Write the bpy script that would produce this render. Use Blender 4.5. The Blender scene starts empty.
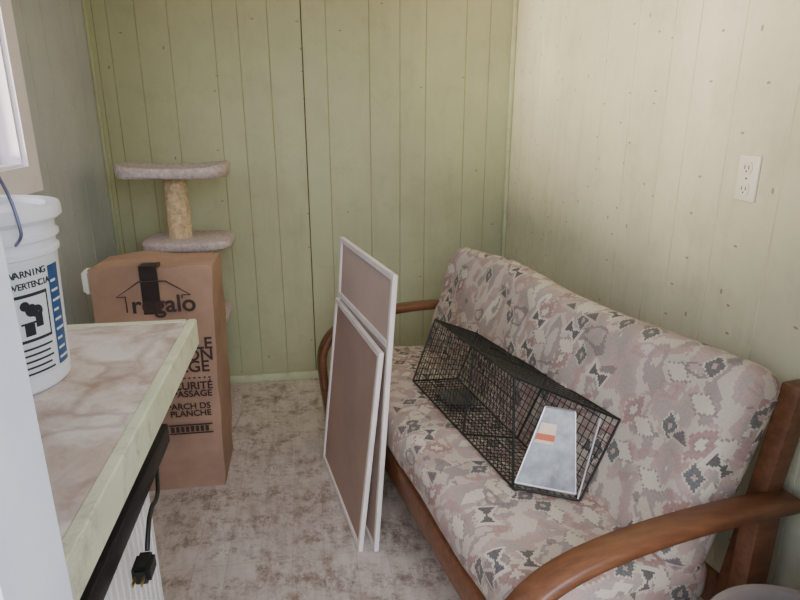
import bpy, bmesh, math, random
from mathutils import Vector, Matrix, noise
random.seed(4)
C = bpy.context.scene.collection

# ------------------------------------------------------------------ helpers
def lin(c):
    out = []
    for v in c[:3]:
        v = v/255.0
        out.append(v/12.92 if v <= 0.04045 else ((v+0.055)/1.055)**2.4)
    return (out[0], out[1], out[2], 1.0)

def new_mat(name):
    m = bpy.data.materials.new(name); m.use_nodes = True
    nt = m.node_tree
    return m, nt, nt.nodes['Principled BSDF']

def N(nt, t, **kw):
    n = nt.nodes.new(t)
    for k, v in kw.items():
        setattr(n, k, v)
    return n

def mixc(nt, fac, a, b, mode='MIX'):
    n = nt.nodes.new('ShaderNodeMix'); n.data_type = 'RGBA'; n.blend_type = mode
    for sock, val in ((n.inputs[0], fac), (n.inputs[6], a), (n.inputs[7], b)):
        if isinstance(val, bpy.types.NodeSocket): nt.links.new(val, sock)
        else: sock.default_value = val
    return n.outputs[2]

def math_n(nt, op, a, b=None, clamp=False):
    n = nt.nodes.new('ShaderNodeMath'); n.operation = op; n.use_clamp = clamp
    for i, val in enumerate((a, b)):
        if val is None: continue
        if isinstance(val, bpy.types.NodeSocket): nt.links.new(val, n.inputs[i])
        else: n.inputs[i].default_value = val
    return n.outputs[0]

def noise_n(nt, vec, scale, detail=4, rough=0.6):
    n = nt.nodes.new('ShaderNodeTexNoise')
    n.inputs['Scale'].default_value = scale; n.inputs['Detail'].default_value = detail
    n.inputs['Roughness'].default_value = rough
    nt.links.new(vec, n.inputs['Vector'])
    return n.outputs['Fac']

def ramp(nt, fac, stops, interp='LINEAR'):
    n = nt.nodes.new('ShaderNodeValToRGB'); cr = n.color_ramp; cr.interpolation = interp
    while len(cr.elements) < len(stops): cr.elements.new(0.5)
    for e, (p, c) in zip(cr.elements, stops):
        e.position = p; e.color = c
    nt.links.new(fac, n.inputs[0])
    return n.outputs[0]

W1 = (1, 1, 1, 1); B0 = (0, 0, 0, 1)

def simple(name, col, rough=0.5, metal=0.0, var=0.08, scale=8, bump=0.0, bscale=60, dirt=0.0):
    m, nt, b = new_mat(name)
    tc = N(nt, 'ShaderNodeTexCoord').outputs['Object']
    f = noise_n(nt, tc, scale)
    lo = lin([max(0, c*(1-var)) for c in col]); hi = lin([min(255, c*(1+var)) for c in col])
    base = ramp(nt, f, [(0.3, lo), (0.7, hi)])
    if dirt:
        d = ramp(nt, noise_n(nt, tc, 18, 8, 0.78), [(0.52, B0), (0.68, W1)])
        base = mixc(nt, math_n(nt, 'MULTIPLY', d, dirt), base, lin((110, 92, 68)))
    nt.links.new(base, b.inputs['Base Color'])
    b.inputs['Roughness'].default_value = rough; b.inputs['Metallic'].default_value = metal
    if bump:
        bn = N(nt, 'ShaderNodeBump'); bn.inputs['Strength'].default_value = bump
        bn.inputs['Distance'].default_value = 0.005
        nt.links.new(noise_n(nt, tc, bscale), bn.inputs['Height']); nt.links.new(bn.outputs[0], b.inputs['Normal'])
    return m

def wall_mat(name, col, axis='X', spots=0.0, dirt=0.15, low=None):
    m, nt, b = new_mat(name)
    tc = N(nt, 'ShaderNodeTexCoord').outputs['Object']
    f = noise_n(nt, tc, 1.6, 5)
    lo = lin([c*0.94 for c in col]); hi = lin([min(255, c*1.04) for c in col])
    base = ramp(nt, f, [(0.3, lo), (0.7, hi)])
    f2 = noise_n(nt, tc, 9, 8, 0.75)
    d = ramp(nt, f2, [(0.50, B0), (0.72, W1)])
    base = mixc(nt, math_n(nt, 'MULTIPLY', d, dirt), base, lin((120, 102, 74)))
    mp = N(nt, 'ShaderNodeMapping'); mp.inputs['Scale'].default_value = (9, 9, 1.2); nt.links.new(tc, mp.inputs[0])
    st = ramp(nt, noise_n(nt, mp.outputs[0], 1.6, 6, 0.7), [(0.52, B0), (0.75, W1)])
    base = mixc(nt, math_n(nt, 'MULTIPLY', st, dirt*0.9), base, lin((134, 118, 88)))
    sp = N(nt, 'ShaderNodeSeparateXYZ'); nt.links.new(tc, sp.inputs[0])
    # splashed dirt near the floor
    lowf = ramp(nt, math_n(nt, 'ADD', sp.outputs[2], math_n(nt, 'MULTIPLY', noise_n(nt, tc, 6, 6, 0.7), 0.4)), [(0.15, W1), (0.60, B0)])
    base = mixc(nt, math_n(nt, 'MULTIPLY', lowf, 0.30), base, lin((118, 104, 74)))
    if spots:
        cm = N(nt, 'ShaderNodeCombineXYZ')
        nt.links.new(sp.outputs[0 if axis == 'X' else 1], cm.inputs[0]); nt.links.new(sp.outputs[2], cm.inputs[1])
        for sc, rr, th, sy in ((5.0, 0.035, spots, 2.2), (8.0, 0.035, spots*0.35, 0.6)):
            mp = N(nt, 'ShaderNodeMapping'); mp.inputs['Scale'].default_value = (1, sy, 1)
            nt.links.new(cm.outputs[0], mp.inputs[0])
            v = N(nt, 'ShaderNodeTexVoronoi'); v.voronoi_dimensions = '2D'; v.inputs['Scale'].default_value = sc
            nt.links.new(mp.outputs[0], v.inputs['Vector'])
            k = math_n(nt, 'LESS_THAN', v.outputs['Distance'], rr)
            sep = N(nt, 'ShaderNodeSeparateColor'); nt.links.new(v.outputs['Color'], sep.inputs[0])
            k2 = math_n(nt, 'GREATER_THAN', sep.outputs[0], 1-th)
            base = mixc(nt, math_n(nt, 'MULTIPLY', math_n(nt, 'MULTIPLY', k, k2), 0.65), base, lin((120, 84, 62)))
    nt.links.new(base, b.inputs['Base Color'])
    b.inputs['Roughness'].default_value = 0.45
    bn = N(nt, 'ShaderNodeBump'); bn.inputs['Strength'].default_value = 0.12; bn.inputs['Distance'].default_value = 0.004
    nt.links.new(noise_n(nt, tc, 45), bn.inputs['Height']); nt.links.new(bn.outputs[0], b.inputs['Normal'])
    return m

def finish(bm, name, mats, parent=None, smooth=False, auto=None):
    me = bpy.data.meshes.new(name)
    bmesh.ops.recalc_face_normals(bm, faces=bm.faces)
    bm.to_mesh(me); bm.free()
    if not isinstance(mats, (list, tuple)): mats = [mats]
    for m in mats: me.materials.append(m)
    if smooth:
        for p in me.polygons: p.use_smooth = True
    ob = bpy.data.objects.new(name, me); C.objects.link(ob)
    if parent: ob.parent = parent
    if auto is not None:
        for p in me.polygons: p.use_smooth = True
        try: me.set_sharp_from_angle(angle=math.radians(auto))
        except Exception: pass
    return ob

def empty(name, loc=(0, 0, 0)):
    e = bpy.data.objects.new(name, None); C.objects.link(e); e.location = (0, 0, 0); e.empty_display_size = 0.1
    return e

def bx(bm, lo, hi, fn=None, mi=0, div=None):
    x0, y0, z0 = lo; x1, y1, z1 = hi
    P = [(x0,y0,z0),(x1,y0,z0),(x1,y1,z0),(x0,y1,z0),(x0,y0,z1),(x1,y0,z1),(x1,y1,z1),(x0,y1,z1)]
    vs = [bm.verts.new(fn(Vector(p)) if fn else p) for p in P]
    fs = []
    for f in ((0,3,2,1),(4,5,6,7),(0,1,5,4),(1,2,6,5),(2,3,7,6),(3,0,4,7)):
        fc = bm.faces.new([vs[i] for i in f]); fc.material_index = mi; fs.append(fc)
    return vs, fs

def box_obj(name, lo, hi, mat, parent=None, bev=0.0, fn=None, seg=2):
    bm = bmesh.new(); bx(bm, lo, hi, fn)
    if bev: bmesh.ops.bevel(bm, geom=bm.edges[:], offset=bev, segments=seg, affect='EDGES', profile=0.5)
    return finish(bm, name, mat, parent, auto=40)

def rod(bm, p, q, r, n=6, mi=0):
    p = Vector(p); q = Vector(q); d = (q-p)
    if d.length < 1e-6: return
    d.normalize()
    a = d.orthogonal().normalized(); b = d.cross(a)
    r1 = []; r2 = []
    for i in range(n):
        t = 2*math.pi*i/n; o = (a*math.cos(t)+b*math.sin(t))*r
        r1.append(bm.verts.new(p+o)); r2.append(bm.verts.new(q+o))
    for i in range(n):
        j = (i+1) % n
        f = bm.faces.new((r1[i], r1[j], r2[j], r2[i])); f.material_index = mi
    bm.faces.new(r1[::-1]).material_index = mi; bm.faces.new(r2).material_index = mi

def lathe(bm, prof, cx, cy, z0=0, n=48, mi=0):
    rings = []
    for r, z in prof:
        if r < 1e-5: rings.append([bm.verts.new((cx, cy, z0+z))])
        else: rings.append([bm.verts.new((cx+r*math.cos(2*math.pi*i/n), cy+r*math.sin(2*math.pi*i/n), z0+z)) for i in range(n)])
    for a, b in zip(rings, rings[1:]):
        for i in range(n):
            j = (i+1) % n
            if len(a) == 1 and len(b) == 1: continue
            if len(a) == 1: f = bm.faces.new((a[0], b[j], b[i]))
            elif len(b) == 1: f = bm.faces.new((a[i], a[j], b[0]))
            else: f = bm.faces.new((a[i], a[j], b[j], b[i]))
            f.material_index = mi

def tube(name, pts, r, mat, parent=None, smooth_curve=True):
    cu = bpy.data.curves.new(name, 'CURVE'); cu.dimensions = '3D'
    cu.bevel_depth = r; cu.bevel_resolution = 3
    sp = cu.splines.new('NURBS' if smooth_curve else 'POLY'); sp.points.add(len(pts)-1)
    for pt, p in zip(sp.points, pts): pt.co = (p[0], p[1], p[2], 1)
    if smooth_curve: sp.use_endpoint_u = True; sp.order_u = 3
    cu.materials.append(mat)
    ob = bpy.data.objects.new(name, cu); C.objects.link(ob)
    if parent: ob.parent = parent
    return ob

def text(name, body, loc, size, mat, parent, rot=(math.pi/2, 0, 0), align='RIGHT', extrude=0.0004, sx=1.0):
    cu = bpy.data.curves.new(name, 'FONT'); cu.body = body; cu.size = size; cu.align_x = align
    cu.extrude = extrude; cu.offset = size*0.018
    cu.materials.append(mat)
    ob = bpy.data.objects.new(name, cu); C.objects.link(ob); ob.location = loc; ob.rotation_euler = rot
    ob.scale = (sx, 1, 1)
    ob.parent = parent
    return ob

# ------------------------------------------------------------------ room constants
XL, XR, YB, YF, ZC = -0.955, 1.05, 3.11, 0.50, 2.35

m_back = wall_mat('wall_green_shaded', (178, 181, 146), 'X', 0.14, 0.20)  # same paint as the right wall, its shade put into a darker, greener colour
m_backg = simple('wall_green_shaded_groove', (154, 154, 118), 0.7)
m_right = wall_mat('wall_cream_green', (216, 211, 180), 'Y', 0.50, 0.18)
m_rightg = simple('wall_cream_groove', (194, 187, 154), 0.7)
m_left = wall_mat('wall_grey', (182, 187, 192), 'Y', 0.0, 0.14)
m_leftg = simple('wall_grey_groove', (160, 162, 156), 0.7)
m_trim = simple('trim_pale_green', (186, 190, 156), 0.4, var=0.05, dirt=0.35)
m_seam = simple('seam_dark', (72, 70, 48), 0.8)

def panel_wall(name, axis, pos, inward, a0, a1, z0, z1, grooves, mats, pieces=None, thick=0.10):
    bm = bmesh.new()
    def P(a, dep, z):
        if axis == 'x': return (a, pos + inward*dep, z)
        return (pos + inward*dep, a, z)
    for (p0, p1, q0, q1) in (pieces or [(a0, a1, z0, z1)]):
        prof = [(p0, 0, 0)]
        for g, hw in grooves:
            if p0+hw < g < p1-hw:
                prof += [(g-hw, 0, 1), (g-hw*0.4, -0.0016, 1), (g+hw*0.4, -0.0016, 1), (g+hw, 0, 0)]
        prof.append((p1, 0, 0))
        lo = [bm.verts.new(P(a, d, q0)) for a, d, _ in prof]; hi = [bm.verts.new(P(a, d, q1)) for a, d, _ in prof]
        for i in range(len(prof)-1):
            f = bm.faces.new((lo[i], lo[i+1], hi[i+1], hi[i])); f.material_index = prof[i][2]
        a = P(p0, -0.004, q0); b = P(p1, -thick, q1)
        bx(bm, tuple(min(u, v) for u, v in zip(a, b)), tuple(max(u, v) for u, v in zip(a, b)))
    return finish(bm, name, mats)

G3 = .0024
gb = [(-0.92, G3), (-0.86, G3), (-0.74, G3), (-0.60, G3), (-0.40, G3), (-0.29, G3), (-0.155, G3), (0.0, .0035), (0.115, G3), (0.32, G3), (0.47, G3), (0.60, G3), (0.80, G3), (0.92, G3)]
panel_wall('wall_back', 'x', YB, -1, XL, XR, 0, ZC, gb, [m_back, m_backg])
box_obj('trim_7', (-0.0018, YB-0.0012, 0.05), (0.0018, YB+0.003, ZC), m_seam)
gr = [(a, .0024) for a in (2.95, 2.75, 2.55, 2.40, 2.12, 1.92, 1.72, 1.60, 1.42, 1.22, 1.02, 0.8)][::-1]
panel_wall('wall_right', 'y', XR, -1, YF, YB, 0, ZC, gr, [m_right, m_rightg])
gl = sorted([(a, .0024) for a in (2.45, 2.62, 2.80, 2.95, 0.8, 1.0, 1.4, 1.7, 2.0, 2.2)])
WY0, WY1, WZ0, WZ1 = 1.25, 2.25, 1.235, 2.10
panel_wall('wall_left', 'y', XL, 1, YF, YB, 0, ZC, gl, [m_left, m_leftg],
   pieces=[(YF, WY0, 0, ZC), (WY1, YB, 0, ZC), (WY0, WY1, 0, WZ0), (WY0, WY1, WZ1, ZC)])
# front wall with doorway
DX0, DX1, DZ = -0.237, 0.66, 2.03
m_front = wall_mat('wall_front_paint', (205, 203, 195))
bm = bmesh.new()
bx(bm, (XL-0.1, YF-0.10, -0.0), (DX0-0.03, YF, ZC)); bx(bm, (DX1+0.03, YF-0.10, 0), (XR+0.1, YF, ZC)); bx(bm, (DX0-0.03, YF-0.10, DZ+0.03), (DX1+0.03, YF, ZC))
finish(bm, 'wall_front', m_front)
m_jamb = simple('door_jamb_paint', (240, 240, 254), 0.4, var=0.03)
bm = bmesh.new()
bx(bm, (DX0-0.03, YF-0.10, 0), (DX0, YF, DZ)); bx(bm, (DX1, YF-0.10, 0), (DX1+0.03, YF, DZ)); bx(bm, (DX0-0.03, YF-0.10, DZ), (DX1+0.03, YF, DZ+0.03))
bx(bm, (DX0-0.11, YF-0.125, 0), (DX0-0.012, YF-0.10, DZ+0.09)); bx(bm, (DX1+0.012, YF-0.125, 0), (DX1+0.11, YF-0.10, DZ+0.09))
finish(bm, 'trim_3', m_jamb)

# floor
m_floor, nt, b = new_mat('linoleum')
tc = N(nt, 'ShaderNodeTexCoord').outputs['Object']
base = ramp(nt, noise_n(nt, tc, 2.2, 6), [(0.3, lin((202, 190, 182))), (0.7, lin((222, 212, 204)))])
br = N(nt, 'ShaderNodeTexBrick'); br.offset = 0.0
br.inputs['Scale'].default_value = 1.0; br.inputs['Brick Width'].default_value = 0.105; br.inputs['Row Height'].default_value = 0.42
br.inputs['Mortar Size'].default_value = 0.0018; br.inputs['Color1'].default_value = W1; br.inputs['Color2'].default_value = (0.95, 0.94, 0.93, 1); br.inputs['Mortar'].default_value = (0.74, 0.70, 0.68, 1)
nt.links.new(tc, br.inputs['Vector'])
base = mixc(nt, 0.65, base, br.outputs['Color'], 'MULTIPLY')
mp = N(nt, 'ShaderNodeMapping'); mp.inputs['Scale'].default_value = (1.0, 0.6, 1); mp.inputs['Rotation'].default_value = (0, 0, 0.35); nt.links.new(tc, mp.inputs[0])
mp2 = N(nt, 'ShaderNodeMapping'); mp2.inputs['Scale'].default_value = (0.5, 1.0, 1); mp2.inputs['Rotation'].default_value = (0, 0, 0.5); nt.links.new(tc, mp2.inputs[0])
d1 = ramp(nt, noise_n(nt, mp.outputs[0], 3.2, 7, 0.68), [(0.36, B0), (0.56, W1)])
d2 = ramp(nt, noise_n(nt, mp.outputs[0], 26, 8, 0.80), [(0.43, B0), (0.58, W1)])
d3 = ramp(nt, noise_n(nt, mp2.outputs[0], 9, 10, 0.80), [(0.47, B0), (0.56, W1)])
d4 = ramp(nt, noise_n(nt, tc, 80, 4, 0.8), [(0.56, B0), (0.64, W1)])
base = mixc(nt, math_n(nt, 'MULTIPLY', d1, 0.30), base, lin((152, 132, 116)))
base = mixc(nt, math_n(nt, 'MULTIPLY', math_n(nt, 'MULTIPLY', d1, d2), 0.42), base, lin((122, 98, 80)))
base = mixc(nt, math_n(nt, 'MULTIPLY', math_n(nt, 'MULTIPLY', d3, d2), 0.62), base, lin((104, 80, 62)))
base = mixc(nt, math_n(nt, 'MULTIPLY', math_n(nt, 'MULTIPLY', d4, d3), 0.75), base, lin((78, 58, 44)))
nt.links.new(base, b.inputs['Base Color']); b.inputs['Roughness'].default_value = 0.5
box_obj('floor', (XL-0.1, YF-0.12, -0.10), (XR+0.1, YB+0.1, 0), m_floor)
m_ceil = simple('ceiling_paint', (222, 220, 208), 0.6, var=0.03)
box_obj('ceiling', (XL-0.1, YF-0.12, ZC), (XR+0.1, YB+0.1, ZC+0.1), m_ceil)
m_ground = simple('ground_dirt', (190, 172, 146), 0.9, var=0.12, scale=1.5)
box_obj('ground', (-12, -12, -0.3), (12, 12, -0.12), m_ground)
# trims
box_obj('baseboard_back', (XL+0.002, YB-0.014, 0.0), (XR-0.002, YB-0.0005, 0.045), m_trim, bev=0.003)
box_obj('baseboard_right', (XR-0.014, YF+0.01, 0.0), (XR-0.0005, YB-0.016, 0.045), m_trim, bev=0.003)
box_obj('baseboard_left', (XL+0.0005, 1.12, 0.0), (XL+0.014, YB-0.016, 0.045), m_trim, bev=0.003)
box_obj('trim_1', (XR-0.022, YB-0.022, 0.046), (XR-0.0005, YB-0.0005, ZC-0.001), m_trim, bev=0.004)
box_obj('trim_2', (XL+0.0005, YB-0.016, 0.046), (XL+0.016, YB-0.0005, ZC-0.001), m_back, bev=0.003)

# window on left wall
win = empty('window_1')
m_sash = simple('window_sash_paint', (250, 240, 250), 0.4, var=0.02)
bm = bmesh.new()
for lo, hi in (((XL, WY1, WZ0-0.09), (XL+0.018, WY1+0.085, WZ1+0.09)), ((XL, WY0-0.09, WZ0-0.09), (XL+0.018, WY0, WZ1+0.09)),
               ((XL, WY0, WZ0-0.09), (XL+0.018, WY1, WZ0)), ((XL, WY0, WZ1), (XL+0.018, WY1, WZ1+0.09))):
    bx(bm, lo, hi)
finish(bm, 'casing', m_sash, win)
bm = bmesh.new()
bx(bm, (XL-0.10, WY1-0.008, WZ0), (XL, WY1-0.0005, WZ1)); bx(bm, (XL-0.10, WY0+0.0005, WZ0), (XL, WY0+0.008, WZ1))
bx(bm, (XL-0.10, WY0+0.008, WZ0+0.0005), (XL, WY1-0.008, WZ0+0.008)); bx(bm, (XL-0.10, WY0+0.008, WZ1-0.008), (XL, WY1-0.008, WZ1-0.0005))
finish(bm, 'reveal', m_sash, win)
bm = bmesh.new()
for y in (WY0+0.008, (WY0+WY1)/2-0.015, WY1-0.038): bx(bm, (XL-0.10, y, WZ0+0.008), (XL-0.075, y+0.03, WZ1-0.008))
for z in (WZ0+0.008, WZ1-0.038): bx(bm, (XL-0.10, WY0+0.008, z), (XL-0.075, WY1-0.008, z+0.03))
finish(bm, 'sash', m_sash, win)

# ------------------------------------------------------------------ outlet
out = empty('wall_outlet')
m_out = simple('outlet_plastic', (234, 228, 208), 0.35, var=0.02)
m_dk = simple('outlet_slot', (40, 36, 30), 0.6)
oy, oz = 1.325, 1.255
box_obj('plate', (XR-0.007, oy-0.035, oz-0.054), (XR-0.0005, oy+0.035, oz+0.054), m_out, out, bev=0.003)
bm = bmesh.new()
for s in (-1, 1):
    zz = oz+s*0.025
    vs = []
    for i in range(20):
        t = 2*math.pi*i/20; vs.append((math.cos(t)*0.017, max(-0.014, min(0.014, math.sin(t)*0.018))))
    f1 = [bm.verts.new((XR-0.010, oy+a, zz+c)) for a, c in vs]; f2 = [bm.verts.new((XR-0.0065, oy+a, zz+c)) for a, c in vs]
    bm.faces.new(f1)
    for i in range(20): bm.faces.new((f1[i], f1[(i+1) % 20], f2[(i+1) % 20], f2[i]))
finish(bm, 'receptacles', m_out, out)
bm = bmesh.new()
for s in (-1, 1):
    zz = oz+s*0.025
    bx(bm, (XR-0.0105, oy-0.008, zz-0.003), (XR-0.0098, oy-0.0055, zz+0.006)); bx(bm, (XR-0.0105, oy+0.0055, zz-0.003), (XR-0.0098, oy+0.008, zz+0.006))
    bx(bm, (XR-0.0105, oy-0.002, zz-0.010), (XR-0.0098, oy+0.002, zz-0.006))
bx(bm, (XR-0.008, oy-0.002, oz-0.002), (XR-0.0068, oy+0.002, oz+0.002))
finish(bm, 'slots', m_dk, out)

# ------------------------------------------------------------------ counter
cnt = empty('kitchen_counter')
CX, CY1, CZ = -0.298, 1.52, 0.90
m_marb, nt, b = new_mat('laminate_marble')
tc = N(nt, 'ShaderNodeTexCoord').outputs['Object']
nz = N(nt, 'ShaderNodeTexNoise'); nz.inputs['Scale'].default_value = 3.0; nz.inputs['Detail'].default_value = 5; nt.links.new(tc, nz.inputs['Vector'])
va = N(nt, 'ShaderNodeVectorMath'); va.operation = 'MULTIPLY_ADD'; nt.links.new(nz.outputs['Color'], va.inputs[0]); va.inputs[1].default_value = (0.45, 0.45, 0.45); nt.links.new(tc, va.inputs[2])
vv = N(nt, 'ShaderNodeTexVoronoi'); vv.feature = 'DISTANCE_TO_EDGE'; vv.inputs['Scale'].default_value = 5; nt.links.new(va.outputs[0], vv.inputs['Vector'])
mar = ramp(nt, noise_n(nt, va.outputs[0], 5, 7, 0.65), [(0.28, lin((164, 134, 122))), (0.46, lin((208, 188, 176))), (0.60, lin((234, 226, 218)))])
vein = ramp(nt, vv.outputs['Distance'], [(0.0, W1), (0.10, B0)])
mar = mixc(nt, math_n(nt, 'MULTIPLY', vein, 0.40), mar, lin((150, 112, 98)))
nt.links.new(mar, b.inputs['Base Color']); b.inputs['Roughness'].default_value = 0.18
m_edge = simple('counter_edge_green', (220, 222, 190), 0.4, var=0.05, dirt=0.4)
m_cab = simple('cabinet_white', (228, 222, 218), 0.5, var=0.04)
m_black = simple('black_plastic', (22, 22, 24), 0.4)
box_obj('top', (XL+0.001, YF+0.012, 0.865), (CX-0.022, CY1-0.022, CZ), m_marb, cnt)
bm = bmesh.new()
bx(bm, (CX-0.022, YF+0.012, 0.832), (CX, CY1, CZ+0.002)); bx(bm, (XL+0.001, CY1-0.022, 0.832), (CX-0.022, CY1, CZ+0.002))
bmesh.ops.bevel(bm, geom=bm.edges[:], offset=0.003, segments=2, affect='EDGES')
finish(bm, 'edge_trim', m_edge, cnt)
bm = bmesh.new()
bx(bm, (XL+0.001, YF+0.012, 0.0), (-0.345, 1.075, 0.8645))
finish(bm, 'cabinet', m_cab, cnt)
bm = bmesh.new()
y = YF+0.02
while y < 1.06:
    vs = [(-0.345, y), (-0.332, y+0.003), (-0.332, y+0.019), (-0.345, y+0.022)]
    lo = [bm.verts.new((a, c, 0.06)) for a, c in vs]; hi = [bm.verts.new((a, c, 0.735)) for a, c in vs]
    for i in range(3): bm.faces.new((lo[i], lo[i+1], hi[i+1], hi[i]))
    bm.faces.new(hi); bm.faces.new(lo)
    y += 0.025
finish(bm, 'ribbed_front', m_cab, cnt)
box_obj('black_rail', (-0.345, YF+0.02, 0.755), (-0.305, 1.16, 0.798), m_black, cnt, bev=0.004)
tube('cord', [(-0.315, 1.08, 0.76), (-0.30, 1.02, 0.735), (-0.29, 0.96, 0.75), (-0.285, 0.92, 0.77), (-0.282, 0.88, 0.765), (-0.280, 0.85, 0.735)], 0.004, m_black, cnt)
bm = bmesh.new(); bx(bm, (-0.295, 0.805, 0.705), (-0.267, 0.85, 0.738)); bmesh.ops.bevel(bm, geom=bm.edges[:], offset=0.006, segments=2, affect='EDGES')
finish(bm, 'plug', m_black, cnt, auto=40)
m_brass = simple('brass', (190, 170, 110), 0.3, metal=1.0)
bm = bmesh.new(); bx(bm, (-0.289, 0.787, 0.72), (-0.287, 0.807, 0.727)); bx(bm, (-0.276, 0.787, 0.72), (-0.274, 0.807, 0.727)); finish(bm, 'prongs', m_brass, cnt)

# ------------------------------------------------------------------ bucket
bk = empty('plastic_bucket')
m_bkt = simple('bucket_plastic', (238, 240, 250), 0.35, var=0.02)
bX, bY, bZ = -0.622, 1.185, CZ+0.001
prof = [(0, 0.004), (0.118, 0.004), (0.125, 0), (0.131, 0.006), (0.134, 0.06), (0.142, 0.255), (0.147, 0.257), (0.147, 0.264), (0.1425, 0.267), (0.143, 0.283), (0.150, 0.285), (0.150, 0.292), (0.1445, 0.295), (0.1455, 0.315), (0.154, 0.317), (0.156, 0.325), (0.156, 0.335), (0.152, 0.338), (0.146, 0.338), (0.142, 0.33), (0.139, 0.28), (0.128, 0.02), (0, 0.02)]
bm = bmesh.new(); lathe(bm, prof, bX, bY, bZ, 64); finish(bm, 'body', m_bkt, bk, auto=35)
bm = bmesh.new(); lathe(bm, [(0, 0.332), (0.13, 0.332), (0.136, 0.342), (0.158, 0.344), (0.160, 0.338), (0.160, 0.322), (0.1575, 0.322)], bX, bY, bZ, 64); finish(bm, 'lid', m_bkt, bk, auto=35)
m_wire = simple('galvanised_wire', (120, 124, 160), 0.35, metal=0.6)
hd = Vector((math.cos(-0.62), math.sin(-0.62), 0))
hp = [(bX+hd.x*0.148, bY+hd.y*0.148, bZ+0.285)]
for i in range(25):
    t = math.pi*i/24
    hp.append((bX+hd.x*0.172*math.cos(t), bY+hd.y*0.172*math.cos(t), bZ+0.300+0.17*math.sin(t)))
hp.append((bX-hd.x*0.148, bY-hd.y*0.148, bZ+0.285))
tube('handle', hp, 0.0028, m_wire, bk)
m_lblue = simple('label_blue', (38, 84, 140), 0.4); m_lwhite = simple('label_white', (226, 232, 238), 0.4, var=0.01); m_ltxt = simple('label_ink', (34, 40, 52), 0.5)
def rad(z): return 0.134+(0.142-0.134)*(z-0.06)/0.195
def patch(bm, a0, a1, z0, z1, off, mi=0):
    n = max(1, int(abs(a1-a0)/0.08)+1); g = []
    for i in range(n+1):
        a = a0+(a1-a0)*i/n
        g.append([bm.verts.new((bX+(rad(z)+off)*math.cos(a), bY+(rad(z)+off)*math.sin(a), bZ+z)) for z in (z0, z1)])
    for i in range(n):
        bm.faces.new((g[i][0], g[i+1][0], g[i+1][1], g[i][1])).material_index = mi
bm = bmesh.new()
A0 = -1.75; A1 = 0.10
patch(bm, A0, A1, 0.035, 0.250, 0.0008, 1)
patch(bm, -0.78, -0.26, 0.105, 0.195, 0.0014, 2); patch(bm, -0.75, -0.29, 0.111, 0.189, 0.0018, 1)
patch(bm, -0.19, 0.07, 0.04, 0.235, 0.0014, 0)
for k in range(9): patch(bm, -0.16, 0.04-0.04*(k % 3), 0.050+k*0.019, 0.055+k*0.019, 0.0019, 1)
for k in range(5): patch(bm, -0.78, -0.28-0.05*(k % 2), 0.042+k*0.012, 0.046+k*0.012, 0.0016, 2)
patch(bm, A0, -0.84, 0.04, 0.19, 0.0014, 0)
finish(bm, 'label', [m_lblue, m_lwhite, m_ltxt], bk)
def ctext(s, a_start, z, size, mat, step):
    for i, ch in enumerate(s):
        a = a_start+i*step
        if ch == ' ': continue
        r = rad(z)+0.0016
        text('letter', ch, (bX+r*math.cos(a), bY+r*math.sin(a), bZ+z), size, mat, bk, rot=(math.pi/2, 0, a+math.pi/2), align='CENTER')
ctext('WARNING', -0.74, 0.226, 0.017, m_ltxt, 0.078)
ctext('ADVERTENCIA', -0.82, 0.205, 0.016, m_ltxt, 0.060)
def pdisc(bm, ac, zc, rr, off):
    n = 16; vs = []
    for i in range(n):
        t = 2*math.pi*i/n; z = zc+rr*math.sin(t); a = ac+rr*math.cos(t)/0.14
        vs.append(bm.verts.new((bX+(rad(z)+off)*math.cos(a), bY+(rad(z)+off)*math.sin(a), bZ+z)))
    bm.faces.new(vs)
bm = bmesh.new()
pdisc(bm, -0.62, 0.174, 0.009, 0.0024); pdisc(bm, -0.54, 0.164, 0.012, 0.0022); pdisc(bm, -0.46, 0.160, 0.012, 0.0022)
patch(bm, -0.50, -0.39, 0.130, 0.158, 0.0021); patch(bm, -0.66, -0.52, 0.117, 0.142, 0.0021); patch(bm, -0.70, -0.48, 0.139, 0.143, 0.0023)
finish(bm, 'pictogram', m_ltxt, bk)

# ------------------------------------------------------------------ cardboard box
cb = empty('cardboard_box')
m_card = simple('cardboard', (164, 130, 108), 0.8, var=0.10, scale=5, bump=0.4, bscale=20)
m_tape = simple('tape_dark', (50, 42, 42), 0.35); m_ink = simple('box_ink', (62, 46, 40), 0.8)
BX0, BX1, BY0, BY1, BH = -0.765, -0.350, 2.14, 2.41, 0.890
def bxf(x, y, z):
    k = z/BH
    cx = (BX0+BX1)/2
    x = cx+(x-cx)*(0.93+0.07*k)
    x += -0.012*(1-k)
    return Vector((x, y+0.004*math.sin(z*7), z))
bm = bmesh.new(); bx(bm, (BX0, BY0, 0.0), (BX1, BY1, BH))
bmesh.ops.subdivide_edges(bm, edges=bm.edges[:], cuts=13, use_grid_fill=True)
for v in bm.verts:
    on_top = abs(v.co.z-BH) < 1e-4
    n = noise.noise(v.co*7)*0.011
    v.co = bxf(*v.co)
    if v.co.z > 0.002:
        v.co += Vector((n*0.9, n*0.4, n if not on_top else n*1.5))
finish(bm, 'carton', m_card, cb, auto=30)
fy = BY0-0.009
bm = bmesh.new()
bx(bm, (-0.595, fy, 0.725), (-0.535, fy+0.003, 0.890)); bx(bm, (-0.595, fy, 0.888), (-0.535, BY0+0.05, 0.900))
finish(bm, 'tape', m_tape, cb)
m_foam = simple('foam_white', (232, 228, 216), 0.8)
text('print_brand', 'regalo', (-0.415, fy, 0.732), 0.088, m_ink, cb, align='RIGHT', sx=1.0)
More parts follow.
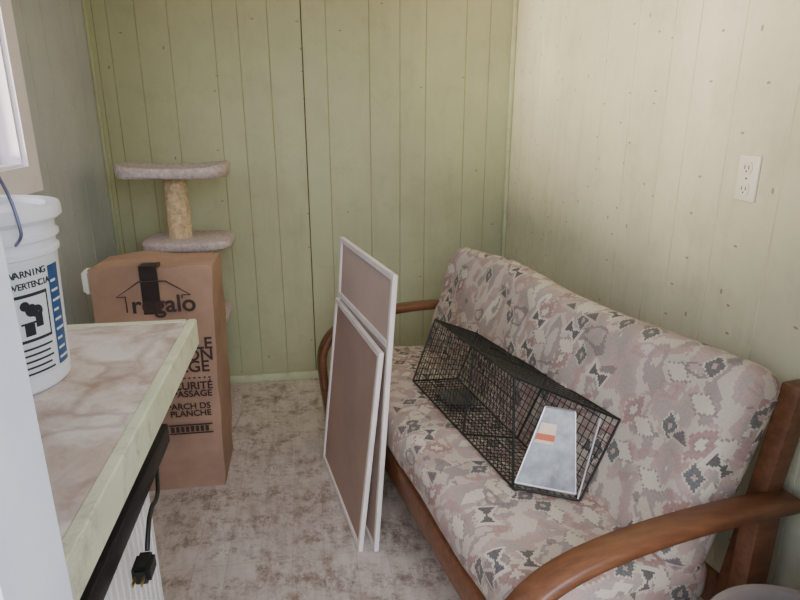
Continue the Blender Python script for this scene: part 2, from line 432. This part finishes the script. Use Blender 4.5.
tube('print_house', [(-0.65, fy, 0.735), (-0.65, fy, 0.792), (-0.68, fy, 0.792), (-0.60, fy, 0.845), (-0.51, fy, 0.845), (-0.43, fy, 0.792), (-0.46, fy, 0.792), (-0.46, fy, 0.78)], 0.0025, m_ink, cb, smooth_curve=False)
text('print_1', 'MOBILE', (-0.372, fy, 0.585), 0.062, m_ink, cb)
text('print_2', 'CLIMATISATION', (-0.372, fy, 0.540), 0.062, m_ink, cb)
text('print_3', 'MESSAGE', (-0.390, fy, 0.495), 0.062, m_ink, cb)
text('print_4', 'S\u00c9CURIT\u00c9', (-0.385, fy, 0.425), 0.042, m_ink, cb)
text('print_5', 'DE PASSAGE', (-0.390, fy, 0.395), 0.036, m_ink, cb)
text('print_6', 'PARCH DS', (-0.400, fy, 0.345), 0.034, m_ink, cb)
text('print_7', 'PLANCHE', (-0.400, fy, 0.315), 0.034, m_ink, cb)
bm = bmesh.new()
for i in range(16): bx(bm, (-0.39-i*0.018-0.008, fy-0.0005, 0.468), (-0.39-i*0.018, fy+0.001, 0.473))
for i in range(8): bx(bm, (-0.415-i*0.018-0.012, fy-0.0005, 0.250), (-0.415-i*0.018, fy+0.001, 0.272))
bx(bm, (-0.56, fy-0.0005, 0.276), (-0.40, fy+0.001, 0.281)); bx(bm, (-0.56, fy-0.0005, 0.241), (-0.40, fy+0.001, 0.246))
finish(bm, 'print_marks', m_ink, cb)
bm = bmesh.new(); bx(bm, (BX0-0.028, BY0+0.01, 0.80), (BX0+0.002, BY0+0.07, 0.885)); bmesh.ops.bevel(bm, geom=bm.edges[:], offset=0.008, segments=3, affect='EDGES')
finish(bm, 'foam_corner', m_foam, cb, auto=40)

# ------------------------------------------------------------------ cat tree
ct = empty('cat_tree')
m_carpet, nt, b = new_mat('carpet_mauve')
tc = N(nt, 'ShaderNodeTexCoord').outputs['Object']
nt.links.new(ramp(nt, noise_n(nt, tc, 60, 6, 0.8), [(0.3, lin((160, 142, 140))), (0.7, lin((222, 208, 202)))]), b.inputs['Base Color'])
b.inputs['Roughness'].default_value = 1.0
bn = N(nt, 'ShaderNodeBump'); bn.inputs['Strength'].default_value = 0.8; bn.inputs['Distance'].default_value = 0.01
nt.links.new(noise_n(nt, tc, 180, 3), bn.inputs['Height']); nt.links.new(bn.outputs[0], b.inputs['Normal'])
m_sisal = simple('sisal_rope', (206, 182, 146), 0.9, var=0.15, scale=50, bump=0.5, bscale=150)
def superpt(t, a, c, n=4):
    ct_, st_ = math.cos(t), math.sin(t)
    return (a*math.copysign(abs(ct_)**(2/n), ct_), c*math.copysign(abs(st_)**(2/n), st_))
def carpet_slab(name, cx, cy, z0, z1, a, c, lip=0.0, lip_ends=0.0, n=4):
    bm = bmesh.new(); r = min(0.012, (z1-z0)/2)
    levels = [(1, -r, z0), (1, -r*0.3, z0+r*0.3), (1, 0, z0+r), (1, 0, z1-r), (1, -r*0.3, z1-r*0.3), (1, -r, z1)]
    if lip: levels += [(1, -0.030, z1-lip*0.3), (1, -0.05, z1-lip)]
    rings = []
    S = 72
    for k, off, z in levels:
        ring = []
        for i in range(S):
            t = 2*math.pi*i/S; x, y = superpt(t, a+off, c+off, n)
            zz = z
            if z > z0+r*0.5 and lip_ends: zz += lip_ends*(abs(x)/a)**3
            wob = (noise.noise(Vector((x*9, y*9, z*9)))*0.004+noise.noise(Vector((x*40, y*40, z*40)))*0.002) if z0 > 0.01 else 0
            ring.append(bm.verts.new((cx+x, cy+y, zz+wob)))
        rings.append(ring)
    for p, q in zip(rings, rings[1:]):
        for i in range(S): bm.faces.new((p[i], p[(i+1) % S], q[(i+1) % S], q[i]))
    bm.faces.new(rings[0][::-1]); bm.faces.new(rings[-1])
    return finish(bm, name, m_carpet, ct, smooth=True)
TX, TY = -0.575, 2.76
carpet_slab('base', TX, TY, 0.0, 0.035, 0.20, 0.23)
carpet_slab('lower_platform', TX, TY, 0.50, 0.535, 0.19, 0.19)
carpet_slab('middle_platform', TX+0.042, TY, 0.842, 0.882, 0.190, 0.16)
carpet_slab('top_perch', TX+0.006, TY, 1.148, 1.192, 0.228, 0.155, lip=0.015, lip_ends=0.020)
def sisal(z0, z1, px, py, R=0.05):
    bm = bmesh.new(); pr = []; z = z0
    while z < z1:
        for k in range(4): pr.append((R-0.003+0.003*math.sin(math.pi*k/4*1.0), min(z1, z+0.009*k/4)))
        z += 0.009
    pr = [(0.02, z0)]+pr+[(0.02, z1)]
    lathe(bm, pr, px, py, 0, 28); return finish(bm, 'sisal_post', m_sisal, ct, auto=60)
sisal(0.878, 1.152, TX+0.004, TY); sisal(0.53, 0.848, TX+0.08, TY+0.02); sisal(0.53, 0.848, TX-0.08, TY+0.02); sisal(0.03, 0.505, TX+0.10, TY+0.04); sisal(0.03, 0.505, TX-0.10, TY-0.04)

# ------------------------------------------------------------------ futon
ft = empty('futon_sofa')
PHI = math.radians(10.8)
O = Vector((0.325, 0.825, 0)); Lv = Vector((-math.sin(PHI), math.cos(PHI), 0)); Dv = Vector((math.cos(PHI), math.sin(PHI), 0))
def F(s, d, z): return O + Lv*s + Dv*d + Vector((0, 0, z))
def Ff(v): return F(v.x, v.y, v.z)
LEN = 1.62
m_wood, nt, b = new_mat('stained_wood')
tc = N(nt, 'ShaderNodeTexCoord').outputs['Object']
mp = N(nt, 'ShaderNodeMapping'); mp.inputs['Scale'].default_value = (4, 22, 22); nt.links.new(tc, mp.inputs[0])
nt.links.new(ramp(nt, noise_n(nt, mp.outputs[0], 2.2, 6, 0.65), [(0.3, lin((84, 50, 32))), (0.7, lin((120, 78, 52)))]), b.inputs['Base Color'])
b.inputs['Roughness'].default_value = 0.4
def arm(name, s0, s1):
    path = [(0.715, 0.605), (0.62, 0.612), (0.50, 0.617), (0.38, 0.617), (0.27, 0.610), (0.17, 0.594), (0.09, 0.566), (0.03, 0.522), (-0.005, 0.466), (-0.018, 0.40), (-0.012, 0.30), (0.0, 0.18), (0.015, 0.0)]
    P = [Vector((p[0], p[1], 0)) for p in path]; pts = []
    for i in range(len(P)-1):
        p0 = P[max(i-1, 0)]; p1 = P[i]; p2 = P[i+1]; p3 = P[min(i+2, len(P)-1)]
        for k in range(4):
            t = k/4; pts.append(0.5*((2*p1)+(-p0+p2)*t+(2*p0-5*p1+4*p2-p3)*t*t+(-p0+3*p1-3*p2+p3)*t**3))
    pts.append(P[-1])
    bm = bmesh.new(); rings = []
    for i, p in enumerate(pts):
        tg = (pts[min(i+1, len(pts)-1)]-pts[max(i-1, 0)]).normalized(); nn = Vector((tg.y, -tg.x, 0))
        th = 0.030
        up = nn if nn.y > 0 or (abs(nn.y) < 0.5 and nn.x < 0) else -nn
        o = Vector((p.x, p.y, 0)); inn = o-up*th
        c = 0.006
        q = [(s0+c, o), (s0, o-up*c), (s0, inn+up*c), (s0+c, inn), (s1-c, inn), (s1, inn+up*c), (s1, o-up*c), (s1-c, o)]
        ring = []
        for s, w in q:
            z = max(0.0, w.y) if i < len(pts)-1 else 0.0
            ring.append(bm.verts.new(F(s, w.x, z)))
        rings.append(ring)
    for p, q in zip(rings, rings[1:]):
        for i in range(8): bm.faces.new((p[i], p[(i+1) % 8], q[(i+1) % 8], q[i]))
    bm.faces.new(rings[0]); bm.faces.new(rings[-1][::-1])
    return finish(bm, name, m_wood, ft, auto=50)
arm('arm_near', 0.0, 0.065); arm('arm_far', LEN-0.065, LEN)
def wbox(name, lo, hi, shear=None):
    def g(v):
        if shear: v = Vector((v.x, v.y+shear*(v.z-lo[2]), v.z))
        return Ff(v)
    return box_obj(name, lo, hi, m_wood, ft, bev=0.004, fn=g)
for nm, s in (('near', 0.012), ('far', LEN-0.057)):
    wbox('back_leg_'+nm, (s, 0.60, 0.0), (s+0.045, 0.665, 0.58))
    wbox('side_rail_'+nm, (s, 0.03, 0.255), (s+0.045, 0.63, 0.325))
    wbox('side_stretcher_'+nm, (s+0.008, 0.03, 0.09), (s+0.036, 0.61, 0.13))
for nm, s, zt in (('near', 0.073, 0.85), ('far', LEN-0.118, 0.77)):
    wbox('back_post_'+nm, (s-0.02, 0.61, 0.30), (s+0.025, 0.66, zt), shear=0.165)
wbox('front_rail', (0.07, 0.075, 0.235), (LEN-0.07, 0.105, 0.325))
wbox('back_rail', (0.07, 0.63, 0.255), (LEN-0.07, 0.66, 0.335))
wbox('top_rail', (0.12, 0.67, 0.745), (LEN-0.12, 0.697, 0.800))
for i in range(9):
    s = 0.12+i*(LEN-0.28)/8
    wbox('seat_slat', (s, 0.106, 0.29), (s+0.04, 0.60, 0.308))

# fabric
m_fab, nt, b = new_mat('southwestern_fabric')
uv = N(nt, 'ShaderNodeTexCoord').outputs['UV']
def snapped(inc, scl=(1, 1, 1), loc=(0, 0, 0), rot=0):
    mp = N(nt, 'ShaderNodeMapping'); mp.inputs['Location'].default_value = loc; mp.inputs['Scale'].default_value = scl; mp.inputs['Rotation'].default_value = (0, 0, rot)
    nt.links.new(uv, mp.inputs[0])
    sn = N(nt, 'ShaderNodeVectorMath'); sn.operation = 'SNAP'; nt.links.new(mp.outputs[0], sn.inputs[0]); sn.inputs[1].default_value = (inc, inc, inc)
    return sn.outputs[0]
n1 = noise_n(nt, snapped(0.010, (1.7, 1.0, 1), (0, 0, 0), 0.5), 4.6, 2.0, 0.55)
base = ramp(nt, n1, [(0.0, lin((182, 170, 156))), (0.36, lin((146, 134, 130))), (0.42, lin((186, 174, 162))), (0.50, lin((170, 146, 140))), (0.55, lin((156, 144, 138))), (0.61, lin((198, 188, 172))), (0.68, lin((140, 126, 124)))], 'CONSTANT')
n2 = noise_n(nt, snapped(0.008, (1.0, 1.5, 1), (3.1, 1.2, 0), -0.6), 7.5, 1.4, 0.5)
k = ramp(nt, n2, [(0.0, B0), (0.585, W1), (0.65, B0)], 'CONSTANT')
base = mixc(nt, math_n(nt, 'MULTIPLY', k, 0.7), base, lin((158, 124, 120)))
k = ramp(nt, n2, [(0.0, B0), (0.33, W1), (0.38, B0)], 'CONSTANT')
base = mixc(nt, math_n(nt, 'MULTIPLY', k, 0.8), base, lin((108, 98, 100)))
def motif(scale, inc, loc, swap, thresh, chan, R, slope, col, ocol, rot=0.0, half=False):
    """snapped bow-tie (slope>0), stepped triangle (half) or stepped diamond (slope<0) with an outline"""
    global base
    mp = N(nt, 'ShaderNodeMapping'); mp.inputs['Location'].default_value = loc; mp.inputs['Rotation'].default_value = (0, 0, rot)
    nt.links.new(uv, mp.inputs[0])
    v = N(nt, 'ShaderNodeTexVoronoi'); v.voronoi_dimensions = '2D'; v.inputs['Scale'].default_value = scale; v.inputs['Randomness'].default_value = 0.8
    sn = N(nt, 'ShaderNodeVectorMath'); sn.operation = 'SNAP'; nt.links.new(mp.outputs[0], sn.inputs[0]); sn.inputs[1].default_value = (inc, inc, inc)
    nt.links.new(sn.outputs[0], v.inputs['Vector'])
    sub = N(nt, 'ShaderNodeVectorMath'); sub.operation = 'SUBTRACT'; nt.links.new(sn.outputs[0], sub.inputs[0]); nt.links.new(v.outputs['Position'], sub.inputs[1])
    ab = N(nt, 'ShaderNodeVectorMath'); ab.operation = 'ABSOLUTE'; nt.links.new(sub.outputs[0], ab.inputs[0])
    sp = N(nt, 'ShaderNodeSeparateXYZ'); nt.links.new(ab.outputs[0], sp.inputs[0])
    lx, ly = (sp.outputs[1], sp.outputs[0]) if swap else (sp.outputs[0], sp.outputs[1])
    if half:
        sq = N(nt, 'ShaderNodeSeparateXYZ'); nt.links.new(sub.outputs[0], sq.inputs[0])
        lx = sq.outputs[1] if swap else sq.outputs[0]
    sep = N(nt, 'ShaderNodeSeparateColor'); nt.links.new(v.outputs['Color'], sep.inputs[0])
    pick = math_n(nt, 'GREATER_THAN', sep.outputs[chan], thresh)
    for RR, extra, c in ((R+0.007, 0.010, ocol), (R, 0.002, col)):
        if slope < 0: extra = -slope*RR
        lim = math_n(nt, 'ADD', math_n(nt, 'MULTIPLY', lx, slope), extra)
        kk = math_n(nt, 'MULTIPLY', math_n(nt, 'LESS_THAN', lx, RR), math_n(nt, 'LESS_THAN', ly, lim))
        kk = math_n(nt, 'MULTIPLY', kk, pick)
        base = mixc(nt, kk, base, lin(c))
motif(7.0, 0.007, (0.3, 0.7, 0), True, 0.40, 2, 0.052, -0.62, (152, 118, 114), (184, 170, 158), 0.4)
motif(7.0, 0.007, (0.3, 0.7, 0), True, 0.40, 2, 0.020, -0.62, (196, 184, 168), (130, 114, 112), 0.4)
motif(8.5, 0.006, (2.3, 5.7, 0), False, 0.50, 0, 0.040, -0.6, (198, 188, 172), (136, 122, 118), 0.2)
motif(7.4, 0.005, (0, 0, 0), False, 0.48, 0, 0.027, 0.66, (68, 66, 70), (198, 188, 174), 0.35)
motif(8.2, 0.005, (1.7, 0.4, 0), True, 0.52, 1, 0.032, -0.7, (78, 82, 84), (192, 180, 166), -0.3)
motif(8.2, 0.005, (1.7, 0.4, 0), True, 0.52, 1, 0.010, -0.7, (170, 140, 132), (78, 82, 84), -0.3)
motif(7.8, 0.005, (4.7, 2.4, 0), True, 0.66, 1, 0.024, 0.9, (84, 76, 80), (176, 160, 148), 0.1, True)
wv = noise_n(nt, uv, 160, 2)
base = mixc(nt, 0.14, base, ramp(nt, wv, [(0.3, lin((130, 118, 112))), (0.7, lin((215, 205, 195)))]), 'MIX')
nt.links.new(base, b.inputs['Base Color']); b.inputs['Roughness'].default_value = 0.85
bn = N(nt, 'ShaderNodeBump'); bn.inputs['Strength'].default_value = 0.3; bn.inputs['Distance'].default_value = 0.003
nt.links.new(noise_n(nt, uv, 300, 2), bn.inputs['Height']); nt.links.new(bn.outputs[0], b.inputs['Normal'])

def cushion(name, s0, s1, W, T, fn, r=0.055, nS=90):
    bm = bmesh.new(); uvl = bm.loops.layers.uv.new('UVMap')
    Ls = s1-s0; rings = []; svals = []
    for i in range(9):
        t = (math.pi/2)*i/8; svals.append((s0+r*(1-math.cos(t)), r*(1-math.sin(t)), s0+r-r*math.pi/2+r*t))
    mid = nS
    for i in range(1, mid): svals.append((s0+r+(Ls-2*r)*i/mid, 0, s0+r+(Ls-2*r)*i/mid))
    for i in range(9):
        t = (math.pi/2)*(8-i)/8; svals.append((s1-r*(1-math.cos(t)), r*(1-math.sin(t)), s1-r+r*(math.pi/2-t)))
    nW = 24; nT = 3; nc = 6
    def ringpts(off):
        a = W/2-off; c = T/2-off; rr = max(0.004, r-off)
        def seg(p, q, n): return [(p[0]+(q[0]-p[0])*k/n, p[1]+(q[1]-p[1])*k/n) for k in range(n)]
        def arc(cx, cy, a0): return [(cx+rr*math.cos(a0+math.pi/2*k/nc), cy+rr*math.sin(a0+math.pi/2*k/nc)) for k in range(nc)]
        pts = []
        pts += seg((-(a-rr), -c), (a-rr, -c), nW); pts += arc(a-rr, -(c-rr), -math.pi/2)
        pts += seg((a, -(c-rr)), (a, c-rr), nT); pts += arc(a-rr, c-rr, 0)
        pts += seg((a-rr, c), (-(a-rr), c), nW); pts += arc(-(a-rr), c-rr, math.pi/2)
        pts += seg((-a, c-rr), (-a, -(c-rr)), nT); pts += arc(-(a-rr), -(c-rr), math.pi)
        return pts
    ref = ringpts(0); AL = [0.0]
    for p, q in zip(ref, ref[1:]): AL.append(AL[-1]+math.hypot(q[0]-p[0], q[1]-p[1]))
    tot = AL[-1]+math.hypot(ref[0][0]-ref[-1][0], ref[0][1]-ref[-1][1])
    for s, off, u in svals:
        rings.append(([bm.verts.new(fn(s, w, t)) for w, t in ringpts(off)], u))
    n = len(ref)
    for (p, up_), (q, uq) in zip(rings, rings[1:]):
        for i in range(n):
            j = (i+1) % n
            f = bm.faces.new((p[i], p[j], q[j], q[i]))
            vj = AL[j] if j else tot
            for lo, (u, v) in zip(f.loops, ((up_, AL[i]), (up_, vj), (uq, vj), (uq, AL[i]))):
                lo[uvl].uv = (u, v)
    for ring, u, sg in ((rings[0][0], rings[0][1], -1), (rings[-1][0], rings[-1][1], 1)):
        f = bm.faces.new(ring)
        pts = ringpts(r)
        for lo, (w, t) in zip(f.loops, pts): lo[uvl].uv = (u+sg*(T/2-t), w)
    return finish(bm, name, m_fab, ft, smooth=True)

S0, S1 = 0.085, LEN-0.085
def seat_fn(s, w, t):
    W = 0.54
    bulge = 0.016*(1-(2*w/W)**2) if t > 0 else 0
    wr = noise.noise(Vector((s*5, w*6, 3+t*3)))*0.009+noise.noise(Vector((s*14, w*9, 7)))*0.005
    z = 0.385+t+bulge-0.050*(w/W+0.5)+0.012+(wr if t > 0 else 0)
    d = 0.335+w+wr*0.5
    return F(s, d, z)
cushion('seat_mattress', S0, S1, 0.54, 0.15, seat_fn, r=0.06)
tilt = math.radians(19)
def back_fn(s, w, t):
    W = 0.53
    k = (s-S0)/(S1-S0)
    wr = noise.noise(Vector((s*4, w*5, 13+t*3)))*0.015+noise.noise(Vector((s*11, w*8, 5)))*0.008
    tt = t+(0.018*(1-(2*w/W)**2)+wr if t > 0 else 0)
    ww = w+(0.010*math.sin(s*6+1)+noise.noise(Vector((s*3, 1, 1)))*0.012)*(w/W+0.5)
    cd, cz = 0.588, 0.620
    d = cd+ww*math.sin(tilt)-tt*math.cos(tilt); z = cz+ww*math.cos(tilt)+tt*math.sin(tilt)
    d -= 0.045*k*(w/W+0.5)
    return F(s, d, z)
cushion('back_mattress', S0, S1, 0.53, 0.145, back_fn, r=0.062)

# ------------------------------------------------------------------ leaning screens
m_scrf = simple('frame_white', (228, 218, 212), 0.5, var=0.05)
m_board = simple('hardboard_brown', (172, 144, 130), 0.8, var=0.06, scale=3)
m_board2 = simple('hardboard_light', (192, 168, 154), 0.8, var=0.05, scale=3)
def panel(name, base_near, base_far, h, lean, mid=None, board=None, fw=0.020, th=0.016):
    A = Vector((*base_near, 0)); Bf = Vector((*base_far, 0)); U = (Bf-A); Wd = U.length; U.normalize()
    nrm = Vector((U.y, -U.x, 0))
    up = (Vector((0, 0, 1))*math.cos(lean)+nrm*math.sin(lean)); n2 = up.cross(U).normalized()
    if n2.x < 0: n2 = -n2
    def G(v): return A+U*v.x+up*v.y+n2*v.z+Vector((0, 0, 0.0005 + th*math.sin(lean)))
    root = empty(name)
    bm = bmesh.new()
    bx(bm, (0, 0, 0), (fw, h, th), G); bx(bm, (Wd-fw, 0, 0), (Wd, h, th), G)
    bx(bm, (fw, 0, 0), (Wd-fw, fw, th), G); bx(bm, (fw, h-fw, 0), (Wd-fw, h, th), G)
    if mid: bx(bm, (fw, mid, 0), (Wd-fw, mid+fw, th), G)
    bmesh.ops.bevel(bm, geom=bm.edges[:], offset=0.002, segments=1, affect='EDGES')
    finish(bm, 'frame', m_scrf, root)
    bm = bmesh.new(); bx(bm, (fw*0.5, fw*0.5, th*0.45), (Wd-fw*0.5, h-fw*0.5, th*0.75), G); finish(bm, 'board', board or m_board, root)
    return root
panel('framed_panel', (0.165, 1.665), (0.044, 2.275), 0.955, math.radians(4.2), mid=0.72, board=m_board2)
panel('framed_panel.001', (0.112, 1.672), (0.008, 2.28), 0.712, math.radians(6.5))

# ------------------------------------------------------------------ live trap cage
tr = empty('wire_live_trap')
m_cage = simple('cage_wire_dark', (40, 42, 40), 0.45, metal=0.6)
m_galv = simple('galvanised_sheet', (104, 106, 108), 0.38, metal=0.6, var=0.16, scale=30)
K = {(0,0,0): (.488, 1.278, .482), (0,0,1): (.488, 1.318, .775), (0,1,0): (.645, 1.218, .470), (0,1,1): (.752, 1.260, .666),
     (1,0,0): (.345, 1.965, .480), (1,0,1): (.430, 1.995, .700), (1,1,0): (.515, 1.985, .468), (1,1,1): (.590, 2.00, .635)}
K = {k: Vector(v) for k, v in K.items()}
LT, WT, HT = 0.72, 0.22, 0.27
def G(l, w, h):
    l /= LT; w /= WT; h /= HT
    r = Vector((0, 0, 0))
    for (a, c, e), p in K.items():
        r += p*((l if a else 1-l)*(w if c else 1-w)*(h if e else 1-h))
    return r
bm = bmesh.new(); rw = 0.0012
nl = 34
for i in range(nl+1):
    l = LT*i/nl
    rod(bm, G(l, 0, 0), G(l, 0, HT), rw, 4); rod(bm, G(l, WT, 0), G(l, WT, HT), rw, 4)
    rod(bm, G(l, 0, 0), G(l, WT, 0), rw, 4); rod(bm, G(l, 0, HT), G(l, WT, HT), rw, 4)
for i in range(11):
    h = HT*i/10; rod(bm, G(0, 0, h), G(LT, 0, h), rw, 4); rod(bm, G(0, WT, h), G(LT, WT, h), rw, 4); rod(bm, G(LT, 0, h), G(LT, WT, h), rw, 4)
for i in range(10):
    w = WT*i/9; rod(bm, G(0, w, 0), G(LT, w, 0), rw, 4); rod(bm, G(0, w, HT), G(LT, w, HT), rw, 4); rod(bm, G(LT, w, 0), G(LT, w, HT), rw, 4)
finish(bm, 'mesh_wires', m_cage, tr)
bm = bmesh.new(); R = 0.0034
for l in (0, 0.30, LT):
    c = [G(l, 0, 0), G(l, WT, 0), G(l, WT, HT), G(l, 0, HT)]
    for i in range(4): rod(bm, c[i], c[(i+1) % 4], R, 6)
for w, h in ((0, 0), (WT, 0), (WT, HT), (0, HT)): rod(bm, G(0, w, h), G(LT, w, h), R*0.8, 6)
finish(bm, 'frame_rods', m_cage, tr)
def plate(name, pts, th, mat):
    bm = bmesh.new(); a = pts[1]-pts[0]; c = pts[3]-pts[0]; n = a.cross(c).normalized()*th
    f = [bm.verts.new(p) for p in pts]; g = [bm.verts.new(p+n) for p in pts]
    bm.faces.new(f); bm.faces.new(g[::-1])
    for i in range(4): bm.faces.new((f[i], f[(i+1) % 4], g[(i+1) % 4], g[i]))
    return finish(bm, name, mat, tr)
D00 = G(0.01, 0.012, 0.010); D10 = G(0.01, WT-0.012, 0.010); D11 = G(0.05, WT-0.060, HT-0.035); D01 = D11+(D00-D10)*0.50
plate('door_plate', [D00, D10, D11, D01], 0.0015, m_galv)
m_galvr = simple('galvanised_rod', (190, 192, 196), 0.3, metal=0.8)
bm = bmesh.new()
rod(bm, G(0.0, WT-0.01, 0.004), G(0.01, WT-0.03, HT-0.02), 0.0026); rod(bm, D00, D10, 0.004)
rod(bm, D01, D11, 0.003); rod(bm, D10, D11, 0.0024); rod(bm, D00, D01, 0.0022)
finish(bm, 'door_rods', m_galvr, tr)
m_lab = simple('trap_label_paper', (214, 196, 172), 0.6); m_labr = simple('trap_label_red', (190, 92, 60), 0.6)
def dp(a, c): return D00.lerp(D10, a).lerp(D01.lerp(D11, a), c)
nd = (D10-D00).cross(D01-D00).normalized()
if nd.y > 0: nd = -nd
def sticker(a0, a1, c0, c1, o, mat, nm): return plate(nm, [dp(a0, c0)+nd*o, dp(a1, c0)+nd*o, dp(a1, c1)+nd*o, dp(a0, c1)+nd*o], 0.0003, mat)
sticker(0.06, 0.50, 0.54, 0.80, 0.004, m_lab, 'label'); sticker(0.06, 0.50, 0.58, 0.66, 0.005, m_labr, 'label_stripe')
tube('carry_handle', [G(0.30, WT/2, HT+0.002), G(0.32, WT/2, HT+0.012), G(0.38, WT/2, HT+0.014), G(0.42, WT/2, HT+0.012), G(0.44, WT/2, HT+0.002)], 0.003, m_cage, tr)
plate('trip_pan', [G(0.48, 0.04, 0.02), G(0.60, 0.04, 0.02), G(0.60, WT-0.04, 0.02), G(0.48, WT-0.04, 0.02)], 0.0012, m_galv)

# ------------------------------------------------------------------ waste bin at right foreground
wb = empty('waste_bin')
m_bin = simple('bin_plastic', (138, 126, 120), 0.4, var=0.05)
bm = bmesh.new()
lathe(bm, [(0, 0.0), (0.12, 0.0), (0.128, 0.01), (0.158, 0.495), (0.170, 0.498), (0.172, 0.505), (0.168, 0.511), (0.156, 0.509), (0.150, 0.495), (0.122, 0.02), (0, 0.02)], 0.82, 0.69, 0.0, 56)
finish(bm, 'body', m_bin, wb, auto=40)

# ------------------------------------------------------------------ lights
w = bpy.data.worlds.new('World'); bpy.context.scene.world = w; w.use_nodes = True
nt = w.node_tree; bg = nt.nodes['Background']
sky = nt.nodes.new('ShaderNodeTexSky'); sky.sky_type = 'NISHITA'; sky.sun_disc = False; sky.sun_elevation = math.radians(45); sky.sun_rotation = math.radians(200)
nt.links.new(sky.outputs[0], bg.inputs[0]); bg.inputs[1].default_value = 0.42
def area(name, loc, target, sx, sy, power, col):
    l = bpy.data.lights.new(name, 'AREA'); l.shape = 'RECTANGLE'; l.size = sx; l.size_y = sy; l.energy = power; l.color = col
    o = bpy.data.objects.new(name, l); C.objects.link(o); o.location = loc
    o.rotation_euler = (Vector(target)-Vector(loc)).to_track_quat('-Z', 'Y').to_euler(); return o
area('window_daylight', (-2.7, 1.45, 1.30), (1.05, 2.15, 1.62), 0.7, 0.55, 265, (1.0, 0.88, 0.74))
area('doorway_daylight', (0.3, -0.9, 2.1), (0.1, 1.6, 0.4), 1.4, 1.2, 40, (0.97, 0.96, 1.0))

# ------------------------------------------------------------------ camera
cam = bpy.data.cameras.new('camera'); co = bpy.data.objects.new('camera', cam); C.objects.link(co)
cam.sensor_width = 36; cam.lens = 27.0; cam.clip_start = 0.02
co.location = (0, 0, 1.4); co.rotation_euler = (math.radians(90-17.1), 0, math.radians(-8.6))
bpy.context.scene.camera = co
